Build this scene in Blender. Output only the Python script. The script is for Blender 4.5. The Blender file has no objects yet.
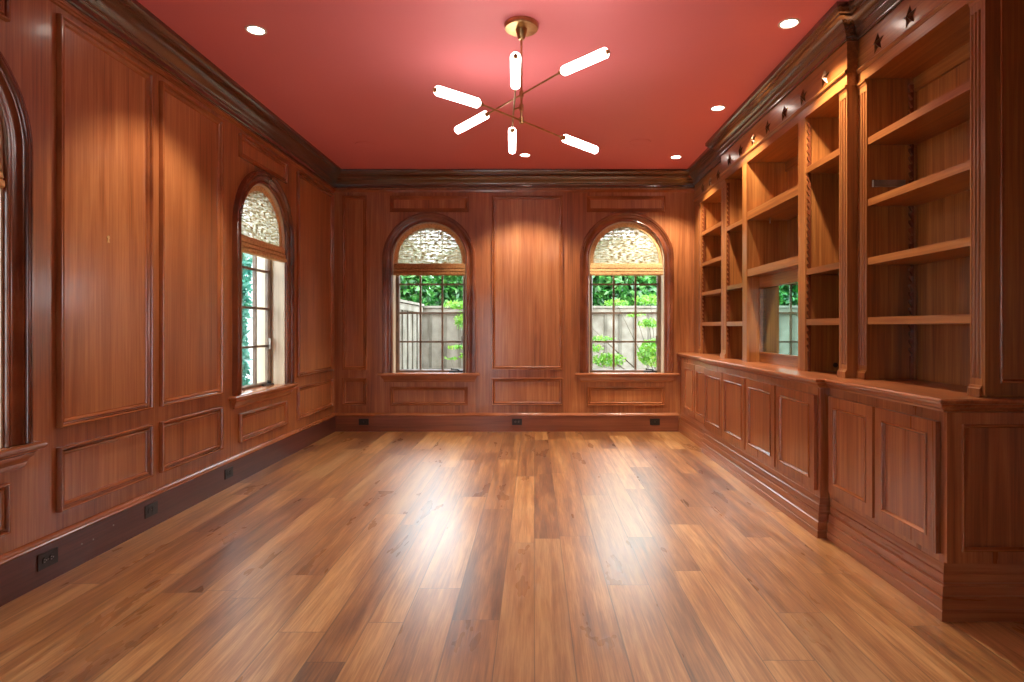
import bpy, bmesh, math, random
from mathutils import Vector
random.seed(7)
PI = math.pi
S = bpy.context.scene
COL = S.collection

# ------------------------------------------------------------------ room numbers (metres; camera at X0 Y0)
XL, XR, YB, YF, H = -2.355, 2.20, 6.96, -1.6, 3.05      # left wall, right wall, back wall, rear wall, ceiling
XC, XM = 1.721, 1.668                                     # base cabinet fronts: end units / middle unit
UF, UM, UB = 1.88, 1.816, 2.165                           # bookcase fronts: end / middle, and bookcase back

# ================================================================== materials
def new_mat(name):
    m = bpy.data.materials.new(name); m.use_nodes = True
    nt = m.node_tree; nt.nodes.clear()
    return m, nt
def N(nt, t, **kw):
    n = nt.nodes.new(t)
    for k, v in kw.items():
        if k.startswith('i_'):
            n.inputs[k[2:].replace('_', ' ')].default_value = v
        else: setattr(n, k, v)
    return n
def L(nt, a, b): nt.links.new(a, b)
def lin(r, g, b):
    f = lambda c: (c/255/12.92) if c/255 <= .04045 else ((c/255+.055)/1.055)**2.4
    return (f(r), f(g), f(b), 1)
def math_n(nt, op, a, b=None, c=None):
    n = N(nt, 'ShaderNodeMath', operation=op)
    for i, x in enumerate((a, b, c)):
        if x is None: continue
        if isinstance(x, (int, float)): n.inputs[i].default_value = x
        else: L(nt, x, n.inputs[i])
    return n.outputs[0]
def ramp(nt, fac, stops):
    r = N(nt, 'ShaderNodeValToRGB')
    e = r.color_ramp.elements
    while len(e) < len(stops): e.new(.5)
    for x, (p, c) in zip(e, stops): x.position = p; x.color = c
    L(nt, fac, r.inputs[0]); return r.outputs[0]
def mixc(nt, fac, a, b, mode='MIX'):
    n = N(nt, 'ShaderNodeMix', data_type='RGBA', blend_type=mode)
    for s, x in ((0, fac), (6, a), (7, b)):
        if isinstance(x, (int, float, tuple)): n.inputs[s].default_value = x
        else: L(nt, x, n.inputs[s])
    return n.outputs[2]
def principled(nt, **kw):
    p = N(nt, 'ShaderNodeBsdfPrincipled'); o = N(nt, 'ShaderNodeOutputMaterial')
    for k, v in kw.items():
        k = k.replace('_', ' ')
        if hasattr(v, 'links') or hasattr(v, 'is_linked'): L(nt, v, p.inputs[k])
        else: p.inputs[k].default_value = v
    L(nt, p.outputs[0], o.inputs[0]); return p

def wood(name, dark, mid, light, axis='z', rough=.34, coat=.25, board=.16):
    m, nt = new_mat(name)
    tc = N(nt, 'ShaderNodeTexCoord'); oi = N(nt, 'ShaderNodeObjectInfo')
    off = math_n(nt, 'MULTIPLY', oi.outputs['Random'], 37.0)
    add = N(nt, 'ShaderNodeVectorMath', operation='ADD'); L(nt, tc.outputs['Object'], add.inputs[0])
    cmb = N(nt, 'ShaderNodeCombineXYZ')
    for i in range(3): L(nt, off, cmb.inputs[i])
    L(nt, cmb.outputs[0], add.inputs[1])
    def noise(sc_across, sc_along, scale, detail=4, rough_=.55, dist=0.):
        mp = N(nt, 'ShaderNodeMapping'); L(nt, add.outputs[0], mp.inputs[0])
        mp.inputs['Scale'].default_value = [(sc_along if a in axis else sc_across) if axis != 'n' else 2.5 for a in 'xyz']
        n = N(nt, 'ShaderNodeTexNoise'); L(nt, mp.outputs[0], n.inputs[0])
        n.inputs['Scale'].default_value = scale; n.inputs['Detail'].default_value = detail
        n.inputs['Roughness'].default_value = rough_; n.inputs['Distortion'].default_value = dist
        return n.outputs[0]
    a = noise(9, .55, 1, 5, .6, 1.2)
    b = noise(85, 2.2, 1, 3, .6)
    c = noise(1.6, .5, 1, 2)
    d = noise(30, .35, 1, 2, .5, .3)
    s = math_n(nt, 'ADD', math_n(nt, 'MULTIPLY', a, .38), math_n(nt, 'MULTIPLY', b, .26))
    s = math_n(nt, 'ADD', s, math_n(nt, 'MULTIPLY', c, .2))
    s = math_n(nt, 'ADD', s, math_n(nt, 'MULTIPLY', d, .16))
    s = math_n(nt, 'ADD', s, math_n(nt, 'MULTIPLY', math_n(nt, 'SUBTRACT', oi.outputs['Random'], .5), .07))
    col = ramp(nt, s, [(.30, dark), (.48, mid), (.68, light)])
    bp = N(nt, 'ShaderNodeBump'); bp.inputs['Strength'].default_value = 0. if axis == 'n' else .05; bp.inputs['Distance'].default_value = .01
    L(nt, b, bp.inputs['Height'])
    rg = math_n(nt, 'ADD', math_n(nt, 'MULTIPLY', a, 0. if axis == 'n' or coat > .8 else .16), rough if axis == 'n' or coat > .8 else rough - .08)
    p = principled(nt, Base_Color=col, Roughness=rg, Coat_Weight=coat, Coat_Roughness=.16, Coat_IOR=1.7)
    L(nt, bp.outputs[0], p.inputs['Normal'])
    return m
MAH = (lin(92, 48, 23), lin(156, 92, 51), lin(196, 134, 83))
WV = wood('mahogany_upright', *MAH, 'z')
WX = wood('mahogany_along_x', *MAH, 'x')
WY = wood('mahogany_along_y', *MAH, 'y')
CAS = (lin(66, 30, 16), lin(110, 54, 30), lin(146, 82, 48))
CV = wood('casing_mahogany', *CAS, 'n', .24, .5)
CB = (lin(76, 40, 16), lin(140, 81, 36), lin(190, 126, 64))
BV = wood('bookcase_upright', *CB, 'z', .36)
BY = wood('bookcase_along_y', *CB, 'y', .32)
BB_LIT = wood('baseboard_lit_x', lin(74, 32, 18), lin(118, 60, 34), lin(150, 86, 54), 'x', .36, .25)  # same baseboard wood, brighter tone stands for the better-lit end wall
BB_SHADED = wood('baseboard_shaded_y', lin(56, 26, 20), lin(86, 44, 34), lin(114, 64, 50), 'y', .4, .15)  # same baseboard wood, darker because the left wall gets less light
LJ = wood('jamb_pale_wood', lin(158, 134, 104), lin(196, 176, 146), lin(220, 204, 178), 'z', .45, .1)
CRW = (lin(58, 30, 15), lin(80, 43, 22), lin(98, 56, 30))
CRX = wood('crown_x', *CRW, 'x', .24, .9); CRY = wood('crown_y', *CRW, 'y', .24, .9)

def floor_mat():
    m, nt = new_mat('oak_plank_floor')
    tc = N(nt, 'ShaderNodeTexCoord'); sp = N(nt, 'ShaderNodeSeparateXYZ'); L(nt, tc.outputs['Object'], sp.inputs[0])
    x, y = sp.outputs[0], sp.outputs[1]
    W = .172
    wob = N(nt, 'ShaderNodeTexNoise'); wob.inputs['Scale'].default_value = .9
    # uneven plank widths: warp x with a 1-D wave
    xw = math_n(nt, 'ADD', x, math_n(nt, 'MULTIPLY', math_n(nt, 'SINE', math_n(nt, 'MULTIPLY', x, 9.1)), .026))
    r = math_n(nt, 'DIVIDE', xw, W); row = math_n(nt, 'FLOOR', r); fx = math_n(nt, 'FRACT', r)
    wn = N(nt, 'ShaderNodeTexWhiteNoise', noise_dimensions='1D'); L(nt, row, wn.inputs['W'])
    LEN = 1.5
    yy = math_n(nt, 'DIVIDE', math_n(nt, 'ADD', y, math_n(nt, 'MULTIPLY', wn.outputs[0], 7.0)), LEN)
    seg = math_n(nt, 'FLOOR', yy); fy = math_n(nt, 'FRACT', yy)
    cmb = N(nt, 'ShaderNodeCombineXYZ'); L(nt, row, cmb.inputs[0]); L(nt, seg, cmb.inputs[1])
    pid = N(nt, 'ShaderNodeTexWhiteNoise', noise_dimensions='2D'); L(nt, cmb.outputs[0], pid.inputs['Vector'])
    tone = pid.outputs[0]
    sh = N(nt, 'ShaderNodeCombineXYZ'); L(nt, math_n(nt, 'MULTIPLY', tone, 31.), sh.inputs[0]); L(nt, math_n(nt, 'MULTIPLY', tone, 17.), sh.inputs[1])
    av = N(nt, 'ShaderNodeVectorMath', operation='ADD'); L(nt, tc.outputs['Object'], av.inputs[0]); L(nt, sh.outputs[0], av.inputs[1])
    def noise(sx, sy, d=4, dist=0., ro=.6):
        mp = N(nt, 'ShaderNodeMapping'); L(nt, av.outputs[0], mp.inputs[0]); mp.inputs['Scale'].default_value = (sx, sy, 1)
        n = N(nt, 'ShaderNodeTexNoise'); L(nt, mp.outputs[0], n.inputs[0]); n.inputs['Scale'].default_value = 1
        n.inputs['Detail'].default_value = d; n.inputs['Distortion'].default_value = dist; n.inputs['Roughness'].default_value = ro
        return n.outputs[0]
    g1 = noise(24, 1.3, 5, .45); g2 = noise(130, 5, 3); g3 = noise(4.2, 1.1, 4, .25); kn = noise(24, 1.1, 2, .3, .5)
    f = math_n(nt, 'ADD', math_n(nt, 'MULTIPLY', g1, .36), math_n(nt, 'MULTIPLY', g2, .24))
    f = math_n(nt, 'ADD', f, math_n(nt, 'MULTIPLY', g3, .24))
    f = math_n(nt, 'ADD', f, math_n(nt, 'MULTIPLY', tone, .15))
    col = ramp(nt, f, [(.33, lin(70, 40, 18)), (.42, lin(126, 78, 38)), (.51, lin(168, 113, 59)), (.62, lin(210, 160, 100))])
    # a few planks darker, with walnut-brown streaks
    dkp = math_n(nt, 'GREATER_THAN', tone, .9)
    col = mixc(nt, math_n(nt, 'MULTIPLY', dkp, .3), col, lin(84, 44, 24))
    ks = ramp(nt, kn, [(.60, (0, 0, 0, 1)), (.74, (1, 1, 1, 1))])
    kf = N(nt, 'ShaderNodeSeparateColor'); L(nt, ks, kf.inputs[0])
    ex = math_n(nt, 'MINIMUM', fx, math_n(nt, 'SUBTRACT', 1., fx)); ey = math_n(nt, 'MINIMUM', fy, math_n(nt, 'SUBTRACT', 1., fy))
    gap = math_n(nt, 'MAXIMUM', math_n(nt, 'LESS_THAN', ex, .014), math_n(nt, 'LESS_THAN', ey, .0014))
    col = mixc(nt, math_n(nt, 'MULTIPLY', gap, .6), col, lin(52, 26, 14))
    hgt = math_n(nt, 'ADD', math_n(nt, 'MULTIPLY', g3, .7), math_n(nt, 'MULTIPLY', g1, .3))
    hgt = math_n(nt, 'SUBTRACT', hgt, math_n(nt, 'MULTIPLY', gap, .5))
    bp = N(nt, 'ShaderNodeBump'); bp.inputs['Strength'].default_value = .16; bp.inputs['Distance'].default_value = .02; L(nt, hgt, bp.inputs['Height'])
    rg = math_n(nt, 'ADD', math_n(nt, 'MULTIPLY', g3, .2), .2)
    p = principled(nt, Base_Color=col, Roughness=rg, Coat_Weight=1., Coat_Roughness=.36, Coat_IOR=1.65)
    L(nt, bp.outputs[0], p.inputs['Normal'])
    return m
FLOOR = floor_mat()

def noisy(name, c1, c2, scale=6, rough=.5, metal=0., spec=.5, bump=0.):
    m, nt = new_mat(name)
    tc = N(nt, 'ShaderNodeTexCoord'); n = N(nt, 'ShaderNodeTexNoise'); L(nt, tc.outputs['Object'], n.inputs[0])
    n.inputs['Scale'].default_value = scale; n.inputs['Detail'].default_value = 4
    col = ramp(nt, n.outputs[0], [(.35, c1), (.65, c2)])
    p = principled(nt, Base_Color=col, Roughness=rough, Metallic=metal, Specular_IOR_Level=spec)
    if bump:
        b = N(nt, 'ShaderNodeBump'); b.inputs['Strength'].default_value = bump; L(nt, n.outputs[0], b.inputs['Height']); L(nt, b.outputs[0], p.inputs['Normal'])
    return m
CEIL = noisy('red_ceiling_paint', lin(222, 122, 128), lin(224, 125, 131), .8, .55)
BRASS = noisy('satin_brass', lin(176, 140, 92), lin(200, 166, 116), 20, .28, 1.)
BLACK = noisy('black_plastic', lin(22, 18, 16), lin(32, 27, 24), 30, .4)
SLOT = noisy('grey_slot', lin(150, 146, 138), lin(176, 172, 164), 30, .5)
SASH = noisy('bronze_sash', lin(92, 72, 56), lin(122, 98, 78), 12, .4)
IRON = noisy('black_iron', lin(20, 22, 22), lin(34, 36, 36), 30, .4, .6)
TRIMW = noisy('white_lamp_trim', lin(205, 188, 176), lin(220, 206, 196), 10, .4)
STAR = noisy('antique_bronze', lin(62, 36, 20), lin(104, 68, 40), 25, .3, .65)
TAN = noisy('shade_binding', lin(192, 150, 100), lin(222, 184, 132), 60, .8, 0, .2)
TAND = noisy('shade_binding_dark', lin(150, 106, 64), lin(186, 138, 90), 60, .8, 0, .2)
FENCE = noisy('weathered_cedar', lin(122, 115, 102), lin(150, 143, 130), 5, .9, 0, .2)
FENCED = noisy('weathered_cedar_batten', lin(96, 90, 79), lin(120, 114, 101), 5, .9, 0, .2)
SOIL = noisy('garden_soil', lin(72, 66, 50), lin(104, 97, 74), 3, .95, 0, .1)
BARK = noisy('bark', lin(70, 60, 46), lin(104, 92, 72), 14, .9, 0, .1)
PALEST = noisy('pale_stone', lin(170, 174, 172), lin(206, 208, 206), 3.5, .9, 0, .2, .3)
GREYM = noisy('grey_metal', lin(120, 112, 104), lin(150, 142, 132), 20, .35, .7)

def leaf_mat(name, c1, c2, c3):
    m, nt = new_mat(name)
    tc = N(nt, 'ShaderNodeTexCoord'); n = N(nt, 'ShaderNodeTexNoise'); L(nt, tc.outputs['Object'], n.inputs[0])
    n.inputs['Scale'].default_value = 9; n.inputs['Detail'].default_value = 3
    col = ramp(nt, n.outputs[0], [(.3, c1), (.5, c2), (.7, c3)])
    d = N(nt, 'ShaderNodeBsdfDiffuse'); t = N(nt, 'ShaderNodeBsdfTranslucent'); g = N(nt, 'ShaderNodeBsdfGlossy'); g.inputs['Roughness'].default_value = .35
    L(nt, col, d.inputs[0]); L(nt, col, t.inputs[0])
    m1 = N(nt, 'ShaderNodeMixShader'); m1.inputs[0].default_value = .4; L(nt, d.outputs[0], m1.inputs[1]); L(nt, t.outputs[0], m1.inputs[2])
    m2 = N(nt, 'ShaderNodeMixShader'); m2.inputs[0].default_value = .06; L(nt, m1.outputs[0], m2.inputs[1]); L(nt, g.outputs[0], m2.inputs[2])
    o = N(nt, 'ShaderNodeOutputMaterial'); L(nt, m2.outputs[0], o.inputs[0]); return m
LEAFD = leaf_mat('evergreen_leaf', lin(24, 68, 30), lin(52, 122, 46), lin(116, 176, 82))
LEAFY = leaf_mat('maple_leaf', lin(78, 140, 36), lin(120, 178, 56), lin(172, 200, 96))
LEAFB = leaf_mat('bluegreen_leaf', lin(40, 110, 96), lin(84, 160, 140), lin(140, 200, 180))

def glass_mat():
    m, nt = new_mat('window_glass')
    t = N(nt, 'ShaderNodeBsdfTransparent'); t.inputs[0].default_value = (.86, .885, .88, 1)
    g = N(nt, 'ShaderNodeBsdfGlossy'); g.inputs['Roughness'].default_value = .01
    f = N(nt, 'ShaderNodeFresnel'); f.inputs[0].default_value = 1.45
    ge = N(nt, 'ShaderNodeNewGeometry')            # reflect only at the face the ray enters by, no false total reflection inside the pane
    mx = N(nt, 'ShaderNodeMixShader'); L(nt, math_n(nt, 'MULTIPLY', f.outputs[0], math_n(nt, 'SUBTRACT', 1., ge.outputs['Backfacing'])), mx.inputs[0]); L(nt, t.outputs[0], mx.inputs[1]); L(nt, g.outputs[0], mx.inputs[2])
    o = N(nt, 'ShaderNodeOutputMaterial'); L(nt, mx.outputs[0], o.inputs[0]); return m
GLASS = glass_mat()
m_, nt_ = new_mat('mirror_glass')
_tc = N(nt_, 'ShaderNodeTexCoord'); _n = N(nt_, 'ShaderNodeTexNoise'); _n.inputs['Scale'].default_value = .5; L(nt_, _tc.outputs['Object'], _n.inputs[0])
principled(nt_, Base_Color=ramp(nt_, _n.outputs[0], [(.3, lin(176, 222, 212)), (.7, lin(182, 226, 216))]), Metallic=1., Roughness=.02)
MIRROR = m_

def emis(name, col, st):
    m, nt = new_mat(name); e = N(nt, 'ShaderNodeEmission'); e.inputs[0].default_value = col; e.inputs[1].default_value = st
    o = N(nt, 'ShaderNodeOutputMaterial'); L(nt, e.outputs[0], o.inputs[0]); return m
TUBE = emis('lit_frosted_glass', (1, .93, .86, 1), 9.5)
LENS = emis('lit_downlight_lens', (1, .9, .78, 1), 14)

def woven():
    m, nt = new_mat('woven_wood_shade')
    tc = N(nt, 'ShaderNodeTexCoord'); sp = N(nt, 'ShaderNodeSeparateXYZ'); L(nt, tc.outputs['Object'], sp.inputs[0])
    mp = N(nt, 'ShaderNodeMapping'); L(nt, tc.outputs['Object'], mp.inputs[0]); mp.inputs['Scale'].default_value = (20, 1, 64)
    n = N(nt, 'ShaderNodeTexNoise'); L(nt, mp.outputs[0], n.inputs[0]); n.inputs['Scale'].default_value = 1; n.inputs['Detail'].default_value = 2
    th = math_n(nt, 'ABSOLUTE', math_n(nt, 'SINE', math_n(nt, 'MULTIPLY', sp.outputs[0], PI/.052)))
    thread = math_n(nt, 'LESS_THAN', th, .2)
    reed = math_n(nt, 'ABSOLUTE', math_n(nt, 'SINE', math_n(nt, 'MULTIPLY', sp.outputs[2], PI/.044)))
    hole = math_n(nt, 'MULTIPLY', math_n(nt, 'GREATER_THAN', math_n(nt, 'ADD', n.outputs[0], math_n(nt, 'MULTIPLY', reed, .22)), .63), math_n(nt, 'SUBTRACT', 1., thread))
    col = ramp(nt, n.outputs[0], [(.32, lin(140, 120, 84)), (.45, lin(206, 196, 164)), (.60, lin(238, 238, 226))])
    d = N(nt, 'ShaderNodeBsdfDiffuse'); t = N(nt, 'ShaderNodeBsdfTranslucent'); L(nt, col, d.inputs[0]); L(nt, col, t.inputs[0])
    m1 = N(nt, 'ShaderNodeMixShader'); m1.inputs[0].default_value = .6; L(nt, d.outputs[0], m1.inputs[1]); L(nt, t.outputs[0], m1.inputs[2])
    tr = N(nt, 'ShaderNodeBsdfTransparent')
    m2 = N(nt, 'ShaderNodeMixShader'); L(nt, math_n(nt, 'MULTIPLY', hole, .3), m2.inputs[0]); L(nt, m1.outputs[0], m2.inputs[1]); L(nt, tr.outputs[0], m2.inputs[2])
    o = N(nt, 'ShaderNodeOutputMaterial'); L(nt, m2.outputs[0], o.inputs[0]); return m
WOVEN = woven()

# ================================================================== mesh helpers
class MB:
    def __init__(s): s.v = []; s.f = []
    def add(s, vs, fs):
        b = len(s.v); s.v += [tuple(v) for v in vs]; s.f += [tuple(b+i for i in f) for f in fs]; return s
    def box(s, x0, x1, y0, y1, z0, z1):
        v = [(x, y, z) for z in (z0, z1) for y in (y0, y1) for x in (x0, x1)]
        return s.add(v, [(0, 2, 3, 1), (4, 5, 7, 6), (0, 1, 5, 4), (1, 3, 7, 5), (3, 2, 6, 7), (2, 0, 4, 6)])
    def quad(s, a, b, c, d): return s.add([a, b, c, d], [(0, 1, 2, 3)])
    def prism(s, poly, fr, h0, h1):           # polygon in 2-D, extruded along the frame's third axis
        n = len(poly); v = [fr(x, y, h0) for x, y in poly] + [fr(x, y, h1) for x, y in poly]
        return s.add(v, [tuple(range(n-1, -1, -1)), tuple(range(n, 2*n))] + [(i, (i+1) % n, n+(i+1) % n, n+i) for i in range(n)])
    def sweep(s, path, prof, fr, closed=False, ring=True, side=1):
        n = len(path); P = [Vector((p[0], p[1])) for p in path]; rows = []
        def nor(a, b):
            d = (b-a).normalized(); return Vector((-d.y, d.x))*side
        for i in range(n):
            if closed: n1, n2 = nor(P[i-1], P[i]), nor(P[i], P[(i+1) % n])
            elif i == 0: n1 = n2 = nor(P[0], P[1])
            elif i == n-1: n1 = n2 = nor(P[-2], P[-1])
            else: n1, n2 = nor(P[i-1], P[i]), nor(P[i], P[i+1])
            m = (n1+n2)/(1+n1.dot(n2))
            rows.append([fr(*(P[i]+m*a), h) for a, h in prof])
        k = len(prof); v = [q for r in rows for q in r]; f = []
        for i in range(n if closed else n-1):
            j = (i+1) % n
            for a in range(k if ring else k-1):
                b = (a+1) % k; f.append((i*k+a, i*k+b, j*k+b, j*k+a))
        if not closed and ring: f += [tuple(range(k)), tuple(range((n-1)*k, n*k))]
        return s.add(v, f)
    def cyl(s, a, b, r0, r1=None, seg=16, cap=True):
        a, b = Vector(a), Vector(b); r1 = r0 if r1 is None else r1
        d = (b-a).normalized(); u = d.orthogonal().normalized(); w = d.cross(u); v = []
        for p, r in ((a, r0), (b, r1)):
            v += [p+(u*math.cos(2*PI*i/seg)+w*math.sin(2*PI*i/seg))*r for i in range(seg)]
        f = [(i, (i+1) % seg, seg+(i+1) % seg, seg+i) for i in range(seg)]
        if cap: f += [tuple(range(seg-1, -1, -1)), tuple(range(seg, 2*seg))]
        return s.add(v, f)
    def lathe(s, c, prof, seg=28):            # (r, z) profile turned about the vertical through c
        v = []; k = len(prof)
        for i in range(seg):
            a = 2*PI*i/seg; v += [(c[0]+r*math.cos(a), c[1]+r*math.sin(a), c[2]+z) for r, z in prof]
        return s.add(v, [(i*k+j, i*k+j+1, ((i+1) % seg)*k+j+1, ((i+1) % seg)*k+j) for i in range(seg) for j in range(k-1)])
    def build(s, name, mat, parent=None, smooth=None, local=False):
        off = Vector((0, 0, 0))
        if parent is not None and not local:
            q = parent
            while q is not None: off += q.location; q = q.parent
        me = bpy.data.meshes.new(name); me.from_pydata([Vector(v)-off for v in s.v], [], s.f); me.validate()
        bm = bmesh.new(); bm.from_mesh(me); bmesh.ops.recalc_face_normals(bm, faces=bm.faces); bm.to_mesh(me); bm.free()
        me.materials.append(mat)
        if smooth:
            for p in me.polygons: p.use_smooth = True
            me.set_sharp_from_angle(angle=math.radians(smooth))
        o = bpy.data.objects.new(name, me); COL.objects.link(o)
        if parent is not None: o.parent = parent
        return o
def tag(o, label, cat, group=None, kind=None):
    o['label'] = label; o['category'] = cat
    if group: o['group'] = group
    if kind: o['kind'] = kind
    return o
def empty(name, loc=(0, 0, 0), rz=0):
    o = bpy.data.objects.new(name, None); COL.objects.link(o); o.location = loc; o.rotation_euler = (0, 0, rz); o.empty_display_size = .1
    return o
def copy_tree(o, parent=None):
    c = o.copy(); COL.objects.link(c)
    if parent is not None: c.parent = parent
    for ch in [k for k in COL.objects if k.parent is o]: copy_tree(ch, c)
    return c
FXY = lambda x, y, h: (x, y, h)
FL = lambda u, z, h: (XL+h, u, z)            # on the left wall, h into the room
FB = lambda u, z, h: (u, YB-h, z)            # on the back wall
FXZ = lambda x, z, h: (x, h, z)
def rect(a0, a1, b0, b1): return [(a0, b0), (a1, b0), (a1, b1), (a0, b1)]
def arch(c, hw, z0, zs, n=28):
    return [(c-hw, z0)] + [(c-hw*math.cos(PI*i/n), zs+hw*math.sin(PI*i/n)) for i in range(n+1)] + [(c+hw, z0)]

# ================================================================== floor, ceiling, walls
T = .26
f = MB().box(XL-.3, XR+.3, YF-.3, YB+.3, -.06, 0).build('floor', FLOOR); tag(f, 'worn varnished oak plank floor running the length of the room', 'floor', kind='structure')
c = MB().box(XL-.3, XR+.3, YF-.3, YB+.3, H, H+.06).build('ceiling', CEIL); tag(c, 'red painted ceiling with a brass chandelier', 'ceiling', kind='structure')
WHW, WZ0, WZS = .435, .67, 2.024             # window opening: half width, bottom, spring line
def wall(name, fr, u0, u1, wins):
    mb = MB(); edges = [u0]
    for cc, hw in wins: edges += [cc-hw, cc+hw]
    edges.append(u1)
    for h in (0, -T):
        for i in range(0, len(edges), 2):
            a, b = edges[i], edges[i+1]; mb.quad(fr(a, 0, h), fr(b, 0, h), fr(b, H, h), fr(a, H, h))
        for cc, hw in wins:
            mb.quad(fr(cc-hw, 0, h), fr(cc+hw, 0, h), fr(cc+hw, WZ0, h), fr(cc-hw, WZ0, h))
            A = arch(cc, hw, WZ0, WZS)[1:-1]
            for p, q in zip(A[:-1], A[1:]): mb.quad(fr(*p, h), fr(*q, h), fr(q[0], H, h), fr(p[0], H, h))
    for cc, hw in wins:
        A = arch(cc, hw, WZ0, WZS)
        for p, q in zip(A, A[1:]+A[:1]): mb.quad(fr(*p, 0), fr(*q, 0), fr(*q, -T), fr(*p, -T))
    return mb
L0, L1, L2, W1, W2 = -.775, 2.19, 5.155, -1.2355, 1.080
wl = wall('wall_left', FL, YF, YB, [(L0, WHW), (L1, WHW), (L2, WHW)]).build('wall_left', WV); tag(wl, 'long panelled mahogany wall with two arched windows', 'wall', kind='structure')
wb = wall('wall_back', FB, XL-T, XR+.3, [(W1, WHW), (W2, WHW+.008)]).build('wall_back', WV); tag(wb, 'panelled mahogany end wall with two arched garden windows', 'wall', kind='structure')
wr = MB().box(XR, XR+.2, YF, YB, 0, H).build('wall_right', WV); tag(wr, 'mahogany wall behind the built-in bookcase', 'wall', kind='structure')
wf = MB().box(XL-T, -1.3, YF-.2, YF, 0, H).box(-1.0, XR+.2, YF-.2, YF, 0, H).box(-1.3, -1.0, YF-.2, YF, 1.95, H).build('wall_front', WV); tag(wf, 'mahogany wall with a narrow opening at the viewer\'s end of the room', 'wall', kind='structure')  # doorless gap is out of view, added to let sky light in

PANP = [(0, 0), (0, .020), (.003, .027), (.009, .027), (.012, .021), (.014, .009), (.020, .006), (.023, .014), (.027, .018), (.032, .017), (.036, .012), (.039, .004), (.044, .0035), (.044, 0)]
MOLD = wood('molding_mahogany', lin(124, 66, 35), lin(152, 87, 48), lin(174, 106, 62), 'n', .26, .5)
def panel(fr, wallobj, u0, u1, z0, z1, wy):
    MB().prism(rect(u0+.04, u1-.04, z0+.04, z1-.04), fr, 0, .003).build('wall_panel', WV, wallobj)
    p = MB().sweep(rect(u0, u1, z0, z1), PANP, fr, closed=True).build('panel_molding', MOLD, wallobj, 35)
ZU0, ZU1, ZD0, ZD1 = .724, 2.768, .308, .628
for u0, u1 in ((2.915, 3.62), (3.712, 4.434), (5.86, 6.872), (.75, 1.45)):
    panel(FL, wl, u0, u1, ZU0, ZU1, 0); panel(FL, wl, u0, u1, ZD0, ZD1, 0)
for cc in (L0, L1, L2):
    panel(FL, wl, cc-.445, cc+.445, 2.58, 2.768, 0); panel(FL, wl, cc-.445, cc+.445, .304, .53, 0)
for u0, u1 in ((-2.254, -1.969), (-.503, .333)):
    panel(FB, wb, u0, u1, ZU0, ZU1, 0); panel(FB, wb, u0, u1, ZD0, ZD1, 0)
for cc in (W1, W2-.005):
    panel(FB, wb, cc-.46, cc+.46, 2.577, 2.765, 0); panel(FB, wb, cc-.455, cc+.455, .304, .525, 0)
# baseboards
BBP = [(0, 0), (.022, 0), (.022, .180), (0, .180)]
BCAP = [(0, .1805), (.024, .1805), (.029, .184), (.031, .190), (.028, .197), (.018, .202), (.014, .211), (.006, .217), (0, .217)]
def bboard(name, label, path, mat, side=1):
    o = MB().sweep(path, BBP, FXY, side=side).build(name, mat, None, 40)
    MB().sweep(path, BCAP, FXY, side=side).build('cap_molding', MOLD, o, 38)
    return tag(o, label, 'baseboard', kind='structure')
bl = bboard('baseboard_left', 'dark mahogany baseboard, coloured as in shade, along the left window wall', [(XL, YF), (XL, YB-.001)], BB_SHADED, -1)
bb = bboard('baseboard_back', 'mahogany baseboard, coloured as better lit, under the garden windows', [(XL+.001, YB), (XC-.035, YB)], BB_LIT, -1)
def screw_hole(y, z):
    MB().cyl((XL+.0215, y, z), (XL+.0235, y, z), .005, seg=8).build('plug', GREYM, bl)
screw_hole(3.05, .105); screw_hole(3.13, .10); screw_hole(3.28, .125)
# crown mouldings: flat bead + gap + cove
CRP = [(0, 0), (.012, 0), (.016, .006), (.014, .012), (.016, .034), (.022, .040), (.024, .052), (.034, .060), (.040, .080), (.056, .104),
       (.080, .124), (.104, .132), (.108, .142), (.116, .146), (.126, .160), (.130, .170), (.130, .189), (0, .189)]
BEAD = [(0, 0), (.004, 0), (.012, .004), (.014, .012), (.022, .016), (.024, .024), (.02, .032), (.008, .035), (0, .035)]
def trim(name, label, path, side, mat, z, prof, bead=False):
    o = MB().sweep(path, [(a, z+h) for a, h in prof], FXY, side=side).build(name, mat, None, 38)
    if bead: MB().sweep(path, [(a, z-.052+h) for a, h in BEAD], FXY, side=side).build('bead', MOLD, o, 38)
    return tag(o, label, 'molding', kind='structure')
CZ = H-.190
tl = trim('trim_1', 'stained crown molding above the left window wall', [(XL, YF), (XL, YB)], -1, CRY, CZ, CRP, True)
tb = trim('trim_2', 'stained crown molding across the far end wall', [(XL+.001, YB), (UF, YB)], -1, CRX, CZ, CRP, True)
# bookcase crown (one continuous run up to the ceiling)
BCP = [(0, 0), (.010, 0), (.014, .006), (.014, .018), (.010, .022), (.018, .030), (.024, .046), (.030, .050), (.032, .060), (.048, .078), (.072, .096),
       (.088, .102), (.092, .112), (.102, .116), (.106, .126), (.118, .134), (.120, .142), (.120, .1645), (0, .1645)]
YN0, YN1, YM1 = 2.486, 3.44, 5.76
tc_ = trim('trim_3', 'stepped dark crown molding along the top of the bookcase', [(UF, YB-.001), (UF, YM1), (UM, YM1), (UM, YN1), (UF, YN1), (UF, YN0), (XR-.001, YN0)], -1, CRY, 2.885, BCP)

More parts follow.
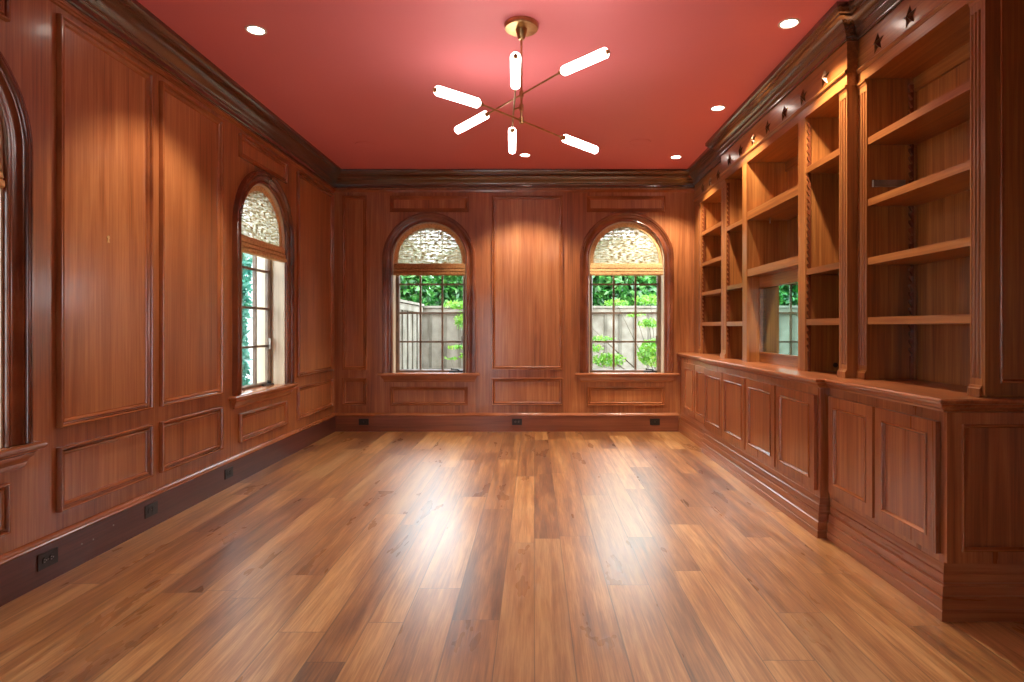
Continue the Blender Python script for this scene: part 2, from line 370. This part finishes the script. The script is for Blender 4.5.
# ================================================================== windows (built in local axes: x along the wall, y outward, z up)
CASP = [(0, .0), (0, .014), (.003, .02), (.009, .022), (.015, .02), (.018, .014), (.022, .013), (.034, .013), (.050, .018), (.060, .026), (.064, .031), (.070, .032), (.072, .029), (.076, .029), (.078, .040), (.083, .045), (.088, .045), (.090, .041), (.094, .041), (.096, .046), (.103, .046), (.108, .040), (.108, .0)]
def window(name, label, loc, rz, hw=WHW):
    r = empty(name, loc, rz); tag(r, label, 'window', kind='structure')
    fr = lambda x, z, h: (x, -h, z)
    MB().sweep(arch(0, hw, .69, WZS), CASP, fr, side=1).build('casing', CV, r, 35, True)
    jp = [(0, 0), (-.012, 0), (-.012, -.262), (0, -.262)]
    MB().sweep(arch(0, hw-.001, .672, WZS), jp, fr).build('jamb', LJ, r, 30, True)
    # stool, with returned ends, and the bed mould under it
    sp = [(0, .655), (.05, .655), (.058, .662), (.06, .672), (.056, .682), (.048, .688), (0, .688)]
    q = [(-.515, .0), (-.515, -.001), (.515, -.001), (.515, .0)]
    sm = MB().sweep([(-hw-.105, 0), (-hw-.105, -.002), (hw+.105, -.002), (hw+.105, 0)], sp, FXY, side=-1)
    sm.box(-hw-.10, hw+.10, -.003, -.001, .655, .688).box(-hw+.013, hw-.013, -.003, .125, .655, .688)
    sm.build('sill', MOLD, r, 40, True)
    ap = [(0, .58), (.010, .58), (.014, .590), (.014, .602), (.018, .606), (.022, .618), (.034, .630), (.036, .642), (.044, .648), (.044, .655), (0, .655)]
    am = MB().sweep([(-hw-.085, 0), (-hw-.085, -.002), (hw+.085, -.002), (hw+.085, 0)], ap, FXY, side=-1); am.box(-hw-.08, hw+.08, -.003, -.001, .58, .655)
    am.build('apron_molding', MOLD, r, 40, True)
    # sash, bars, glass
    fa = arch(0, hw-.013, .672, WZS)
    rp = [(0, -.120), (0, -.165), (-.042, -.165), (-.042, -.153), (-.046, -.147), (-.046, -.137), (-.036, -.120)]
    sash = MB().sweep(fa, [(a, h) for a, h in rp], fr, closed=True, side=1).build('sash', SASH, r, 30, True)
    R = hw-.055; bm_ = MB()
    for x in (-.131, .131): bm_.box(x-.010, x+.010, .129, .159, .70, WZS+math.sqrt(R*R-x*x))
    for k in range(1, 5):
        z = .705+.344*k; e = R if z < WZS else math.sqrt(max(.01, R*R-(z-WZS)**2)); bm_.box(-e, e, .1285, .1585, z-.010, z+.010)
    bm_.build('glazing_bars', SASH, r, None, True)
    g = arch(0, hw-.052, .705, WZS)
    MB().prism(g, lambda x, z, h: (x, h, z), .142, .146).build('glass', GLASS, r, None, True)
    # crank operator
    k = MB().box(.22, .38, .08, .119, .6885, .702).cyl((.33, .10, .70), (.33, .095, .722), .012, seg=10).cyl((.33, .095, .718), (.25, .078, .726), .007, seg=8).cyl((.25, .078, .714), (.25, .078, .738), .009, seg=8)
    k.build('crank_handle', IRON, r, 40, True)
    MB().box(hw-.075, hw-.055, .105, .121, 1.02, 1.12).build('sash_lock', GREYM, r, None, True)
    return r
window('window_added', 'unseen arched window added for daylight on the long wall behind the viewer', (XL, L0, 0), PI/2)  # unseen window added to bring daylight in from behind the camera
window('window_1', 'arched window cut by the edge nearest the viewer on the long wall', (XL, L1, 0), PI/2)
window('window_2', 'arched window seen sideways on the long wall near the far corner', (XL, L2, 0), PI/2)
window('window_3', 'arched window in the end wall showing the corner of the garden fence', (W1, YB, 0), 0)
window('window_4', 'arched window in the end wall beside the bookcase with maple leaves outside', (W2, YB, 0), 0, WHW+.008)

def shade(loc, rz, label, tan, hw=WHW):
    r = empty('roman_shade', loc, rz); tag(r, label, 'window shade', 'woven roman shades in the arched windows')
    hw = hw-.0135; y = .028
    A = arch(0, hw-.02, 1.93, WZS)
    MB().prism(A, FXZ, y, y+.003).build('woven_panel', WOVEN, r, None, True)
    MB().sweep(arch(0, hw, 1.93, WZS), [(0, y-.004), (0, y+.006), (-.046, y+.006), (-.046, y-.004)], FXZ).build('edge_binding', TAN, r, 30, True)
    b = MB(); e = hw-.004
    pr = [(y-.004, 1.975), (y-.02, 1.968), (y-.034, 1.94), (y-.036, 1.915), (y-.024, 1.912), (y-.040, 1.902), (y-.046, 1.88), (y-.034, 1.874), (y-.05, 1.866), (y-.052, 1.842), (y-.044, 1.834), (y+.006, 1.834), (y+.010, 1.975)]
    b.prism(pr, lambda a, z, h: (h, a, z), -e, e)
    b.build('folded_hem', tan, r, 30, True)
    return r
shade((XL, L1, 0), PI/2, 'woven shade in the window cut off at the viewer\'s end of the long wall', TAN)
shade((XL, L2, 0), PI/2, 'woven shade in the sideways-seen window of the long wall', TAN)
shade((W1, YB, 0), 0, 'woven shade with brown hem in the fence-corner window of the end wall', TAND)
shade((W2, YB, 0), 0, 'woven shade with tan hem in the end wall window beside the bookcase', TAN, WHW+.008)

# ================================================================== base cabinets
PLP = [(0, 0), (.032, 0), (.032, .042), (.027, .044), (.027, .049), (.029, .051), (.0285, .092), (.023, .096), (.020, .100), (.024, .105), (.022, .112), (.020, .140), (.013, .143), (.011, .15), (.015, .155), (.013, .186), (.007, .19), (.0085, .2), (.004, .212), (.002, .226), (0, .228)]
DMP = [(0, 0), (0, .003), (.003, .0065), (.008, .0065), (.011, .003), (.012, -.004), (.016, -.008), (0, -.008)]
def door(parent, xf, y0, y1, z0=.262, z1=.822):
    fr = lambda u, z, h: (xf-.002-h, u, z)
    st = .058; d = MB()
    for a in (rect(y0, y1, z0, z0+st), rect(y0, y1, z1-st, z1), rect(y0, y0+st, z0+st, z1-st), rect(y1-st, y1, z0+st, z1-st)): d.prism(a, fr, 0, .02)
    o = d.build('door', BVD, parent)
    MB().sweep(rect(y0+st, y1-st, z0+st, z1-st), [(a, .02+h) for a, h in DMP], fr, closed=True).build('door_molding', MOLD, o, 40)
    MB().prism(rect(y0+st+.012, y1-st-.012, z0+st+.012, z1-st-.012), fr, 0, .0125).build('door_panel', BVD, o)
    return o
CBM = (lin(94, 46, 22), lin(156, 88, 48), lin(198, 130, 80))
BVD = wood('cabinet_upright', *CBM, 'z', .3, .4); PLW = wood('plinth_mahogany', lin(98, 50, 26), lin(156, 90, 52), lin(194, 128, 82), 'xy', .3, .4); BYD = wood('cabinet_along_y', *CBM, 'y', .3, .4)
def base_unit(label, y0, y1, xf, doors, plinth, back=XR-.002):
    r = empty('base_cabinet', ((xf+back)/2, (y0+y1)/2, 0)); tag(r, label, 'cabinet', 'base cabinets under the bookcase')
    MB().box(xf, back, y0, y1, .0, .866).build('carcass', BVD, r)
    MB().sweep(plinth, PLP, FXY, side=-1).build('plinth', PLW, r, 30)
    for a, b in doors: door(r, xf, a, b)
    return r
CY0, CY1, CY2 = 2.486, 3.455, 5.775
bn = base_unit('near two-door base cabinet with a panelled end towards the viewer', CY0, CY1-.001, XC, [(2.508, 2.955), (2.978, 3.425)],
               [(XC, CY1-.033), (XC, CY0), (XR-.002, CY0)])
bm0 = base_unit('middle four-door base cabinet stepping forward between the two end ones', CY1, CY2, XM, [(3.487, 4.037), (4.065, 4.615), (4.643, 5.193), (5.205, 5.745)],
                [(XC-.001, CY2), (XM, CY2), (XM, CY1), (XC-.001, CY1)])
bf = base_unit('far two-door base cabinet against the end wall', CY2+.001, YB-.002, XC, [(5.82, 6.27), (6.293, 6.74)], [(XC, YB-.002), (XC, CY2+.033)])
def end_panel(parent, name, x0, x1, z0, z1, y, mat, st=.05):
    fr = lambda u, z, h: (u, y-h, z)
    d = MB(); 
    for a in (rect(x0, x1, z0, z0+.05), rect(x0, x1, z1-.05, z1), rect(x0, x0+st, z0+.05, z1-.05), rect(x1-st, x1, z0+.05, z1-.05)): d.prism(a, fr, .0005, .016)
    o = d.build(name, mat, parent)
    MB().sweep(rect(x0+st, x1-st, z0+.05, z1-.05), [(a, .016+h) for a, h in DMP], fr, closed=True).build('panel_molding', MOLD, o, 40)
    return o
end_panel(bn, 'end_panel', XC, XR-.01, .235, .866, CY0, BVD, .062)

# countertop, one moulded slab following the breakfront
CTP = [(0, .868), (.012, .868), (.014, .876), (.022, .882), (.032, .888), (.034, .896), (.034, .901), (.046, .904), (.051, .911), (.050, .919), (.044, .9245), (0, .925)]
path = [(XC, YB-.002), (XC, CY2), (XM, CY2), (XM, CY1), (XC, CY1), (XC, CY0), (XR-.002, CY0)]
ct = MB().sweep(path, CTP, FXY, side=-1)
ct.prism(path+[(XR-.002, YB-.002)], FXY, .868, .925)
tag(ct.build('countertop', BYD, None, 35), 'long wooden countertop with molded edge running over all the base cabinets', 'countertop')

# ================================================================== bookcases on the counter
ZB, ZO, ZH, ZT = .926, 2.63, 2.70, 2.884
def shelf(parent, x0, y0, y1, z, t=.04, back=UB):
    MB().box(x0, back, y0+.001, y1-.001, z-t, z).build('shelf', BY, parent)
def pilaster(parent, xf, y0, y1):
    w = y1-y0; cs = [(xf+.02, y1), (xf+.02, y0), (xf, y0)]; n = 3; fw = w*.2; gap = (w-n*fw)/(n+1)
    cs = [(xf, y0)]
    for k in range(n):
        a = y0+gap+k*(fw+gap)
        for j in range(7): t = PI*j/6; cs.append((xf+fw*.6*math.sin(t), a+fw/2-fw/2*math.cos(t)))
    cs += [(xf, y1), (xf+.02, y1), (xf+.02, y0)]
    m = MB().prism(cs, FXY, 1.005, 2.565).box(xf, xf+.02, y0, y1, ZB, 1.005).box(xf, xf+.02, y0, y1, 2.565, ZO)
    o = m.build('pilaster', BV, parent, 50)
    MB().sweep([(xf, y1), (xf, y0)], [(0, ZB), (.012, ZB), (.012, .962), (.006, .966), (.003, .975), (0, .976)], FXY, side=-1).build('plinth_block', BV, o)
    MB().sweep([(xf, y1), (xf, y0)], [(0, 2.60), (.003, 2.60), (.005, 2.612), (.012, 2.618), (.012, 2.63), (0, 2.63)], FXY, side=-1).build('capital', BY, o)
    return o
def star(parent, xf, y, z=2.778, R=.056, r=.0225, h=.02):
    v = [(xf-h, y, z)]
    for k in range(10):
        q = R if k % 2 == 0 else r; a = PI/2+PI*k/5; v.append((xf-.001, y+q*math.cos(a), z+q*math.sin(a)))
    b = [(xf-.0002, p[1], p[2]) for p in v[1:]]
    m = MB().add(v+b, [(0, 1+k, 1+(k+1) % 10) for k in range(10)]+[(1+k, 11+k, 11+(k+1) % 10, 1+(k+1) % 10) for k in range(10)])
    return m.build('star', STAR, parent)
def standard(parent, x, y, face, d=1):
    # saw-edged shelf support: zigzag edge towards -X (d=1), fixed on the partition face that looks towards -Y
    pts = [(x+.010*d, ZB), (x+.010*d, ZO-.04)]; z = ZO-.04; p = .045
    edge = []
    while z > 1.07:
        edge += [(x-.012*d, z), (x-.012*d, z-p*.3), (x+.003*d, z-p*.8), (x+.003*d, z-p*.98)]; z -= p
    edge += [(x-.006*d, z), (x-.006*d, ZB)]
    MB().prism(pts+edge, FXZ, y-.015, y-.0005).build('shelf_standard', CV, parent)

def bookcase(label, y0, y1, xf, posts, bays, stars):
    r = empty('bookcase', ((xf+UB)/2, (y0+y1)/2, ZB)); tag(r, label, 'bookcase', 'bookcase sections on the counter')
    MB().box(UB, UB+.018, y0, y1, ZB, ZT).build('back_panel', BV, r)
    for a, b, kind in posts:
        MB().box(xf+.02 if kind == 'p' else xf+.018, UB-.0005, a, b, ZB, ZO-.001).build('partition', BV, r)
        if kind == 'p': pilaster(r, xf, a, b)
        else: MB().box(xf, xf+.0175, a, b, ZB, ZO-.001).build('stile', BV, r)
    MB().box(xf, UB-.0005, y0, y1, ZO, ZO+.02).box(xf, xf+.07, y0, y1, ZO+.02, ZH).build('header', BY, r)
    MB().box(xf, xf+.07, y0, y1, ZH, ZT).build('frieze', BY, r)
    MB().sweep([(xf, y1), (xf, y0)], [(0, 2.692), (.004, 2.692), (.006, 2.698), (.012, 2.702), (.014, 2.71), (.010, 2.717), (.004, 2.721), (0, 2.722)], FXY, side=-1).build('bead_molding', BY, r, 40)
    for a, b, zs in bays:
        for z in zs: shelf(r, xf+.006, a, b, z)
        MB().box(UB-.02, UB-.0005, a, b, ZO-.075, ZO-.0005).build('back_rail', BY, r)
    for y in stars: star(r, xf, y)
    return r
Z4 = [2.293, 1.946, 1.614, 1.278]
un = bookcase('near bookcase section with four open shelves in front of the viewer', YN0, YN1-.001, UF, [(2.486, 2.556, 'p'), (3.352, YN1-.001, 'p')], [(2.556, 3.352, Z4)], [3.24, 2.964, 2.69])
um = bookcase('middle bookcase section stepping forward, with a wide bay between two narrow ones', YN1, YM1, UM,
              [(YN1, 3.53, 'p'), (3.974, 4.078, 's'), (5.068, 5.172, 's'), (5.62, YM1, 'p')],
              [(3.53, 3.974, [2.293, 1.612, 1.276]), (5.172, 5.62, [2.172, 1.612, 1.274]), (4.078, 5.068, [])],
              [3.70, 4.00, 4.30, 4.605, 4.91, 5.21, 5.51])
uf = bookcase('far narrow bookcase section in the corner by the end wall', YM1+.001, YB-.002, UF, [(YM1+.001, 5.845, 'p'), (6.68, 6.775, 'p'), (6.776, YB-.002, 's')],
              [(5.845, 6.68, Z4)], [6.05, 6.32, 6.60])
# thick shelves of the wide bay
for z, t in ((2.208, .072), (1.717, .062)): shelf(um, UM+.004, 4.078, 5.068, z, t)
standard(un, 2.128, 3.352, 0); standard(um, 1.838, 3.974, 0); standard(um, 1.838, 5.62, 0); standard(uf, 1.905, 6.68, 0)
# loose-looking cleat left in the saw-edged supports of the near section
MB().box(1.905, 2.085, 3.326, 3.3405, 2.012, 2.05).build('shelf_cleat', GREYM, un)['label'] = 'spare wooden shelf cleat, coloured grey for a highlight'  # wooden cleat; the grey colour stands in for its highlight
MB().cyl((2.02, 3.972, .968), (2.02, 3.9735, .968), .017, seg=18).build('cable_grommet', BLACK, um)
MB().cyl((1.965, 4.94, 2.09), (1.965, 4.94, 2.135), .006, seg=8).build('hook', SLOT, um)
# near end of the bookcase, towards the viewer
end_panel(un, 'end_panel', UF+.0005, XR-.01, ZB+.012, ZT, YN0, BV, .062)
# wood niche and mirror under the wide shelf
NX = 1.926
np_ = MB().box(NX, NX+.055, 4.079, 5.067, ZB, 1.011).box(NX, NX+.055, 4.079, 5.067, 1.556, 1.654).box(NX, NX+.055, 4.079, 4.092, 1.011, 1.556).box(NX, NX+.055, 5.055, 5.067, 1.011, 1.556)
nich = np_.build('niche_surround', BY, um)
MB().sweep(rect(4.092, 5.055, 1.011, 1.556), [(0, 0), (0, .006), (-.008, .006), (-.010, 0)], lambda u, z, h: (NX-h, u, z), closed=True).build('niche_bead', BV, nich)
mi = MB().prism([(1.9305, 4.093), (1.953, 5.054), (1.959, 5.054), (1.9365, 4.093)], FXY, 1.012, 1.555).build('mirror', MIRROR); tag(mi, 'mirror set in the wooden niche of the bookcase, reflecting a garden window', 'mirror')

# ================================================================== chandelier
ch = empty('chandelier', (-.079, 3.57, H)); tag(ch, 'brass chandelier with six lit tubes on crossing rods, hanging from the red ceiling', 'chandelier')
CX, CYY = -.079, 3.57
MB().lathe((CX, CYY, H), [(0, -.001), (.098, -.001), (.102, -.006), (.102, -.026), (.098, -.032), (0, -.032)]).build('canopy', BRASS, ch, 40)
MB().lathe((CX, CYY, H), [(0, -.033), (.036, -.033), (.034, -.04), (.022, -.085), (.016, -.095), (0, -.096)]).build('canopy_cone', BRASS, ch, 40)
MB().cyl((CX, CYY, H-.095), (CX, CYY, 2.455), .0065, seg=12).build('stem', BRASS, ch, 40)
for z in (2.626, 2.467, 2.546):
    MB().lathe((CX, CYY, z), [(0, -.018), (.013, -.018), (.013, .018), (0, .018)], 14).build('hub', BRASS, ch, 40)
MB().cyl((CX-.012, CYY, 2.546), (-.127, 3.60, 2.546), .006, seg=10).build('side_peg', BRASS, ch, 40)
arms = [(2.626, (-.562, 4.236), (-.302, 3.889), (.139, 3.268), (.381, 3.010)),
        (2.467, (-.531, 3.098), (-.292, 3.312), (.1775, 3.878), (.4446, 4.178)),
        (2.546, (-.092, 2.88), (-.105, 3.268), (-.149, 3.959), (-.168, 4.458))]
for z, a, b, c2, d in arms:
    rod = MB().cyl((*b, z), (*c2, z), .0055, seg=10).build('arm', BRASS, ch, 40)
    for o_, i_ in ((a, b), (d, c2)):
        O, I = Vector((*o_, z)), Vector((*i_, z)); dr = (O-I).normalized()
        t = MB().cyl(I+dr*.022, I+dr*.034, .016, .0262, 20, False).cyl(I+dr*.034, O-dr*.026, .0262, seg=20, cap=False).cyl(O-dr*.026, O-dr*.016, .0262, .018, 20).build('tube_lamp', TUBE, ch, 40)
        MB().cyl(I-dr*.004, I+dr*.0215, .010, .0175, 18).build('inner_cap', BRASS, t, 40)
        cap = MB().cyl(O-dr*.0155, O-dr*.004, .014, .009, 18); cap.build('end_cap', BRASS, t, 40)

# ================================================================== downlights, speakers
def downlight(x, y, label, power):
    r = empty('downlight', (x, y, H)); tag(r, label, 'ceiling light', 'recessed ceiling downlights')
    MB().lathe((x, y, H), [(.046, -.001), (.048, -.005), (.058, -.007), (.064, -.001)]).build('trim_ring', TRIMW, r, 40)
    MB().lathe((x, y, H), [(0, -.002), (.046, -.002), (.046, -.0005), (0, -.0005)]).build('lens', LENS, r)
    l = bpy.data.lights.new('downlight_lamp', 'SPOT'); l.energy = power; l.color = (1, .87, .69); l.spot_size = math.radians(104); l.spot_blend = .45; l.shadow_soft_size = .035
    lo = bpy.data.objects.new('downlight_lamp', l); COL.objects.link(lo); lo.parent = r; lo.location = (0, 0, -.02)
DLP = 78
downlight(-1.713, 3.641, 'lit recessed downlight by the long window wall', DLP*.6)
downlight(1.531, 3.56, 'lit recessed downlight above the near half of the bookcase', DLP)
downlight(1.529, 4.934, 'lit recessed downlight above the middle of the bookcase', DLP)
downlight(1.518, 6.352, 'lit recessed downlight in the corner above the far end of the bookcase', DLP)
downlight(-.10, 6.278, 'lit recessed downlight behind the chandelier, before the end wall', DLP)
def speaker(x, y, label):
    r = MB().lathe((x, y, H), [(0, -.0045), (.085, -.0045), (.094, -.004), (.102, -.006), (.106, -.001)]).build('ceiling_speaker', CEIL, None, 40)
    tag(r, label, 'speaker', 'round ceiling speakers')
speaker(-1.69, 5.93, 'round red-painted ceiling speaker by the corner of the window wall')
speaker(1.04, 5.84, 'round red-painted ceiling speaker before the corner downlight')

# ================================================================== outlets and keyhole
def outlet(loc, rz, label, lit):
    r = empty('outlet', loc, rz); tag(r, label, 'outlet', 'black outlets in the baseboards')
    m = MB().box(-.058, .058, -.005, -.0005, -.037, .037); m.build('cover_plate', BLACK, r, None, True)
    for s in (-1, 1):
        o = MB().cyl((s*.02, -.005, 0), (s*.02, -.0075, 0), .0165, seg=18).build('receptacle', BLACK, r, 40, True)
        if lit:
            sl = MB()
            for dx, dz in ((-.004, .006), (-.004, -.006)): sl.box(s*.02+dx-.0035, s*.02+dx+.0035, -.0079, -.0076, dz-.0015, dz+.0015)
            sl.cyl((s*.02+.007, -.0076, 0), (s*.02+.007, -.0079, 0), .003, seg=8); sl.build('slots', SLOT, o, None, True)
    MB().cyl((0, -.005, 0), (0, -.0062, 0), .003, seg=8).build('screw', GREYM, r, None, True)
bx = XL+.022
outlet((bx, 2.835, .112), PI/2, 'black outlet in the dark baseboard closest to the viewer', True)
outlet((bx, 3.60, .112), PI/2, 'black outlet in the dark baseboard below the middle tall panels', False)
outlet((bx, 4.515, .112), PI/2, 'black outlet in the dark baseboard just before the sideways-seen window', False)
outlet((-2.0, YB-.022, .115), 0, 'black outlet in the end wall baseboard near the long wall corner', False)
outlet((-.205, YB-.022, .115), 0, 'black outlet in the end wall baseboard under the wide middle panel', True)
outlet((1.41, YB-.022, .115), 0, 'black outlet in the end wall baseboard beside the base cabinets', False)
kp = MB().cyl((XL+.0032, 3.266, 1.716), (XL+.0055, 3.266, 1.716), .011, seg=14)
kp.prism([(3.260, 1.712), (3.272, 1.712), (3.276, 1.688), (3.256, 1.688)], FL, .0032, .0055)
tag(kp.build('keyhole_plate', TAN), 'small brass keyhole plate on the first tall wall panel', 'keyhole')

# ================================================================== garden
GZ = -.38
g = MB().box(-14, 14, YB+.3, 26, GZ-.2, GZ).box(-14, XL-.32, -6, YB+.3, GZ-.2, GZ).build('ground', SOIL); tag(g, 'earth of the side garden outside the windows', 'ground', kind='structure')
def fence(name, label, p0, p1, top, n, gaps=(), z0=GZ):
    (x0, y0), (x1, y1) = p0, p1; d = Vector((x1-x0, y1-y0)); Ln = d.length; d.normalize(); nn = Vector((d.y, -d.x))   # nn: side facing the house
    r = empty(name, (x0, y0, z0)); tag(r, label, 'fence')
    def bx_(mb, a, b, h0, h1, za, zb):
        pts = [Vector((x0, y0))+d*a+nn*h0, Vector((x0, y0))+d*b+nn*h0, Vector((x0, y0))+d*b+nn*h1, Vector((x0, y0))+d*a+nn*h1]
        mb.prism([tuple(p) for p in pts], FXY, za, zb)
    w = Ln/n
    bo = MB(); ba = MB()
    for k in range(n):
        if k in gaps: continue
        bx_(bo, k*w+.003, (k+1)*w-.003, 0, .018, z0+.03, top)
        bx_(ba, (k+1)*w-.022, (k+1)*w+.022, .018, .036, z0+.03, top)
    bo.build('boards', FENCE, r); ba.build('battens', FENCED, r)
    cp = MB(); bx_(cp, -.02, Ln+.02, -.05, .07, top, top+.035); cp.build('cap_rail', FENCE, r)
    rl = MB(); bx_(rl, 0, Ln, .018, .05, z0+.85, z0+.95); bx_(rl, 0, Ln, .018, .05, top-.10, top-.01)
    rl.build('rails', FENCE, r)
    for q in (0.05, Ln-.05):
        po = MB(); bx_(po, q-.05, q+.05, -.1, 0, z0, top); po.build('post', FENCED, r)
fence('garden_fence', 'weathered board fence across the garden behind the end wall windows', (-2.15, 9.6), (5.4, 9.6), 1.535, 32)
fence('garden_fence', 'short weathered fence coming towards the house at the garden corner', (-1.84, 7.45), (-1.84, 9.50), 1.56, 6)

def leaf(mb, p, s, rnd):
    a = Vector((rnd.gauss(0, 1), rnd.gauss(0, 1), rnd.gauss(0, 1))).normalized()
    b = a.orthogonal().normalized()
    b = (b*math.cos(t := rnd.random()*6.28)+a.cross(b)*math.sin(t))
    c = a.cross(b)*.5
    mb.add([p-b*s, p+c*s*.8, p+b*s, p-c*s*.8], [(0, 1, 2, 3)])
def tree(name, label, base, h, blobs, n, s, mat, stem_r=.06, group=None, seed=1, cat='tree'):
    rnd = random.Random(seed); r = empty(name, base); tag(r, label, cat, group)
    st = MB(); b = Vector(base); st.cyl(b, b+Vector((0, 0, h*.6)), stem_r, stem_r*.5, 8)
    for c_, rad in blobs:
        st.cyl(b+Vector((0, 0, h*.35)), Vector(c_), stem_r*.35, stem_r*.12, 6)
    st.build('stem', BARK, r)
    fo = MB()
    tot = sum(q[0]*q[1]*q[2] for _, q in blobs)
    for c_, q in blobs:
        for _ in range(int(n*q[0]*q[1]*q[2]/tot)):
            while True:
                p = Vector((rnd.uniform(-1, 1), rnd.uniform(-1, 1), rnd.uniform(-1, 1)))
                if .15 < p.length < 1: break
            leaf(fo, Vector(c_)+Vector((p.x*q[0], p.y*q[1], p.z*q[2])), s*rnd.uniform(.6, 1.3), rnd)
    fo.build('foliage', mat, r)
GT = 'trees beyond the fence'
for i, (x, y, lab) in enumerate([(-3.0, 10.6, 'evergreen tree rising over the corner of the garden fence'), (-1.0, 10.6, 'evergreen tree over the fence in the corner window'),
                                 (.97, 10.6, 'evergreen tree over the fence between the two end windows'), (2.95, 10.6, 'evergreen tree over the fence in the window beside the bookcase')]):
    y += 1.35*(i % 2)
    bl_ = [((x, y, 1.6), (1.2, .5, 1.1)), ((x-.5, y+.05, 2.1), (.62, .45, .75)), ((x+.5, y+.08, 2.1), (.62, .45, .75))]
    tree('evergreen_tree', lab, (x, y, GZ), 2.6, bl_, 17000, .085, LEAFD, .09, GT, 20+i)
tree('maple_sapling', 'young maple with bright leaves before the fence, in the window beside the bookcase', (1.78, 8.45, GZ), 2.0,
     [((1.66, 8.4, .86), (.20, .22, .20)), ((1.62, 8.4, 1.28), (.16, .18, .06)), ((1.66, 8.5, 1.62), (.24, .18, .07)), ((1.05, 8.45, .76), (.26, .15, .10)),
      ((1.44, 8.4, 1.40), (.14, .15, .03)), ((.98, 8.6, 1.06), (.22, .15, .03)), ((.82, 8.5, .92), (.18, .15, .05)), ((1.2, 8.7, 1.58), (.18, .15, .05)), ((.74, 8.6, 1.3), (.1, .1, .05))], 2000, .034, LEAFY, .022, None, 5, 'sapling')
tree('maple_sapling', 'thin yellow-green maple before the fence, in the corner window', (-1.02, 8.45, GZ), 1.7,
     [((-1.02, 8.4, 1.32), (.12, .12, .14)), ((-1.10, 8.4, 1.54), (.2, .15, .06)), ((-1.1, 8.45, .94), (.14, .12, .03)), ((-1.0, 8.45, .82), (.08, .1, .05)), ((-1.2, 8.45, .78), (.1, .1, .02))], 520, .034, LEAFY, .012, None, 6, 'sapling')
tree('garden_shrub', 'blue-green shrub outside the sideways-seen window', (-3.62, 7.05, GZ), 2.2,
     [((-3.62, 7.05, .8), (.16, .3, 1.0)), ((-3.6, 7.1, 1.8), (.16, .3, .8))], 3000, .06, LEAFB, .03, None, 8, 'shrub')
nb = MB().box(-6.8, -6.5, -3, 19, GZ, 2.9).box(-6.9, -6.4, -3, 19, 2.9, 3.0); tag(nb.build('neighbor_wall', PALEST), 'pale stone wall of the neighbouring house outside the long wall windows', 'wall', kind='structure')

# ================================================================== world, camera
w = bpy.data.worlds.new('sky'); S.world = w; w.use_nodes = True; nt = w.node_tree; nt.nodes.clear()
tcw = N(nt, 'ShaderNodeTexCoord'); spw = N(nt, 'ShaderNodeSeparateXYZ'); L(nt, tcw.outputs['Generated'], spw.inputs[0])
cw = ramp(nt, spw.outputs[2], [(.0, (.92, .95, 1, 1)), (.6, (.80, .9, 1, 1))])
bgn = N(nt, 'ShaderNodeBackground'); L(nt, cw, bgn.inputs[0]); bgn.inputs[1].default_value = 6.3
ow = N(nt, 'ShaderNodeOutputWorld'); L(nt, bgn.outputs[0], ow.inputs[0])

cam = bpy.data.cameras.new('camera'); co = bpy.data.objects.new('camera', cam); COL.objects.link(co)
co.location = (0, 0, 1.22); co.rotation_euler = (PI/2, 0, 0)
cam.sensor_width = 36; cam.lens = 592*36/1024
cam.shift_x = -22.5/1024; cam.shift_y = -13.5/1024
cam.clip_start = .02
S.camera = co
S.view_settings.view_transform = 'Standard'; S.view_settings.look = 'None'; S.view_settings.gamma = 1; S.view_settings.use_curve_mapping = False
S.view_settings.exposure = 1.2
S.cycles.use_denoising = True
S.cycles.max_bounces = 10; S.cycles.diffuse_bounces = 6; S.cycles.transparent_max_bounces = 16
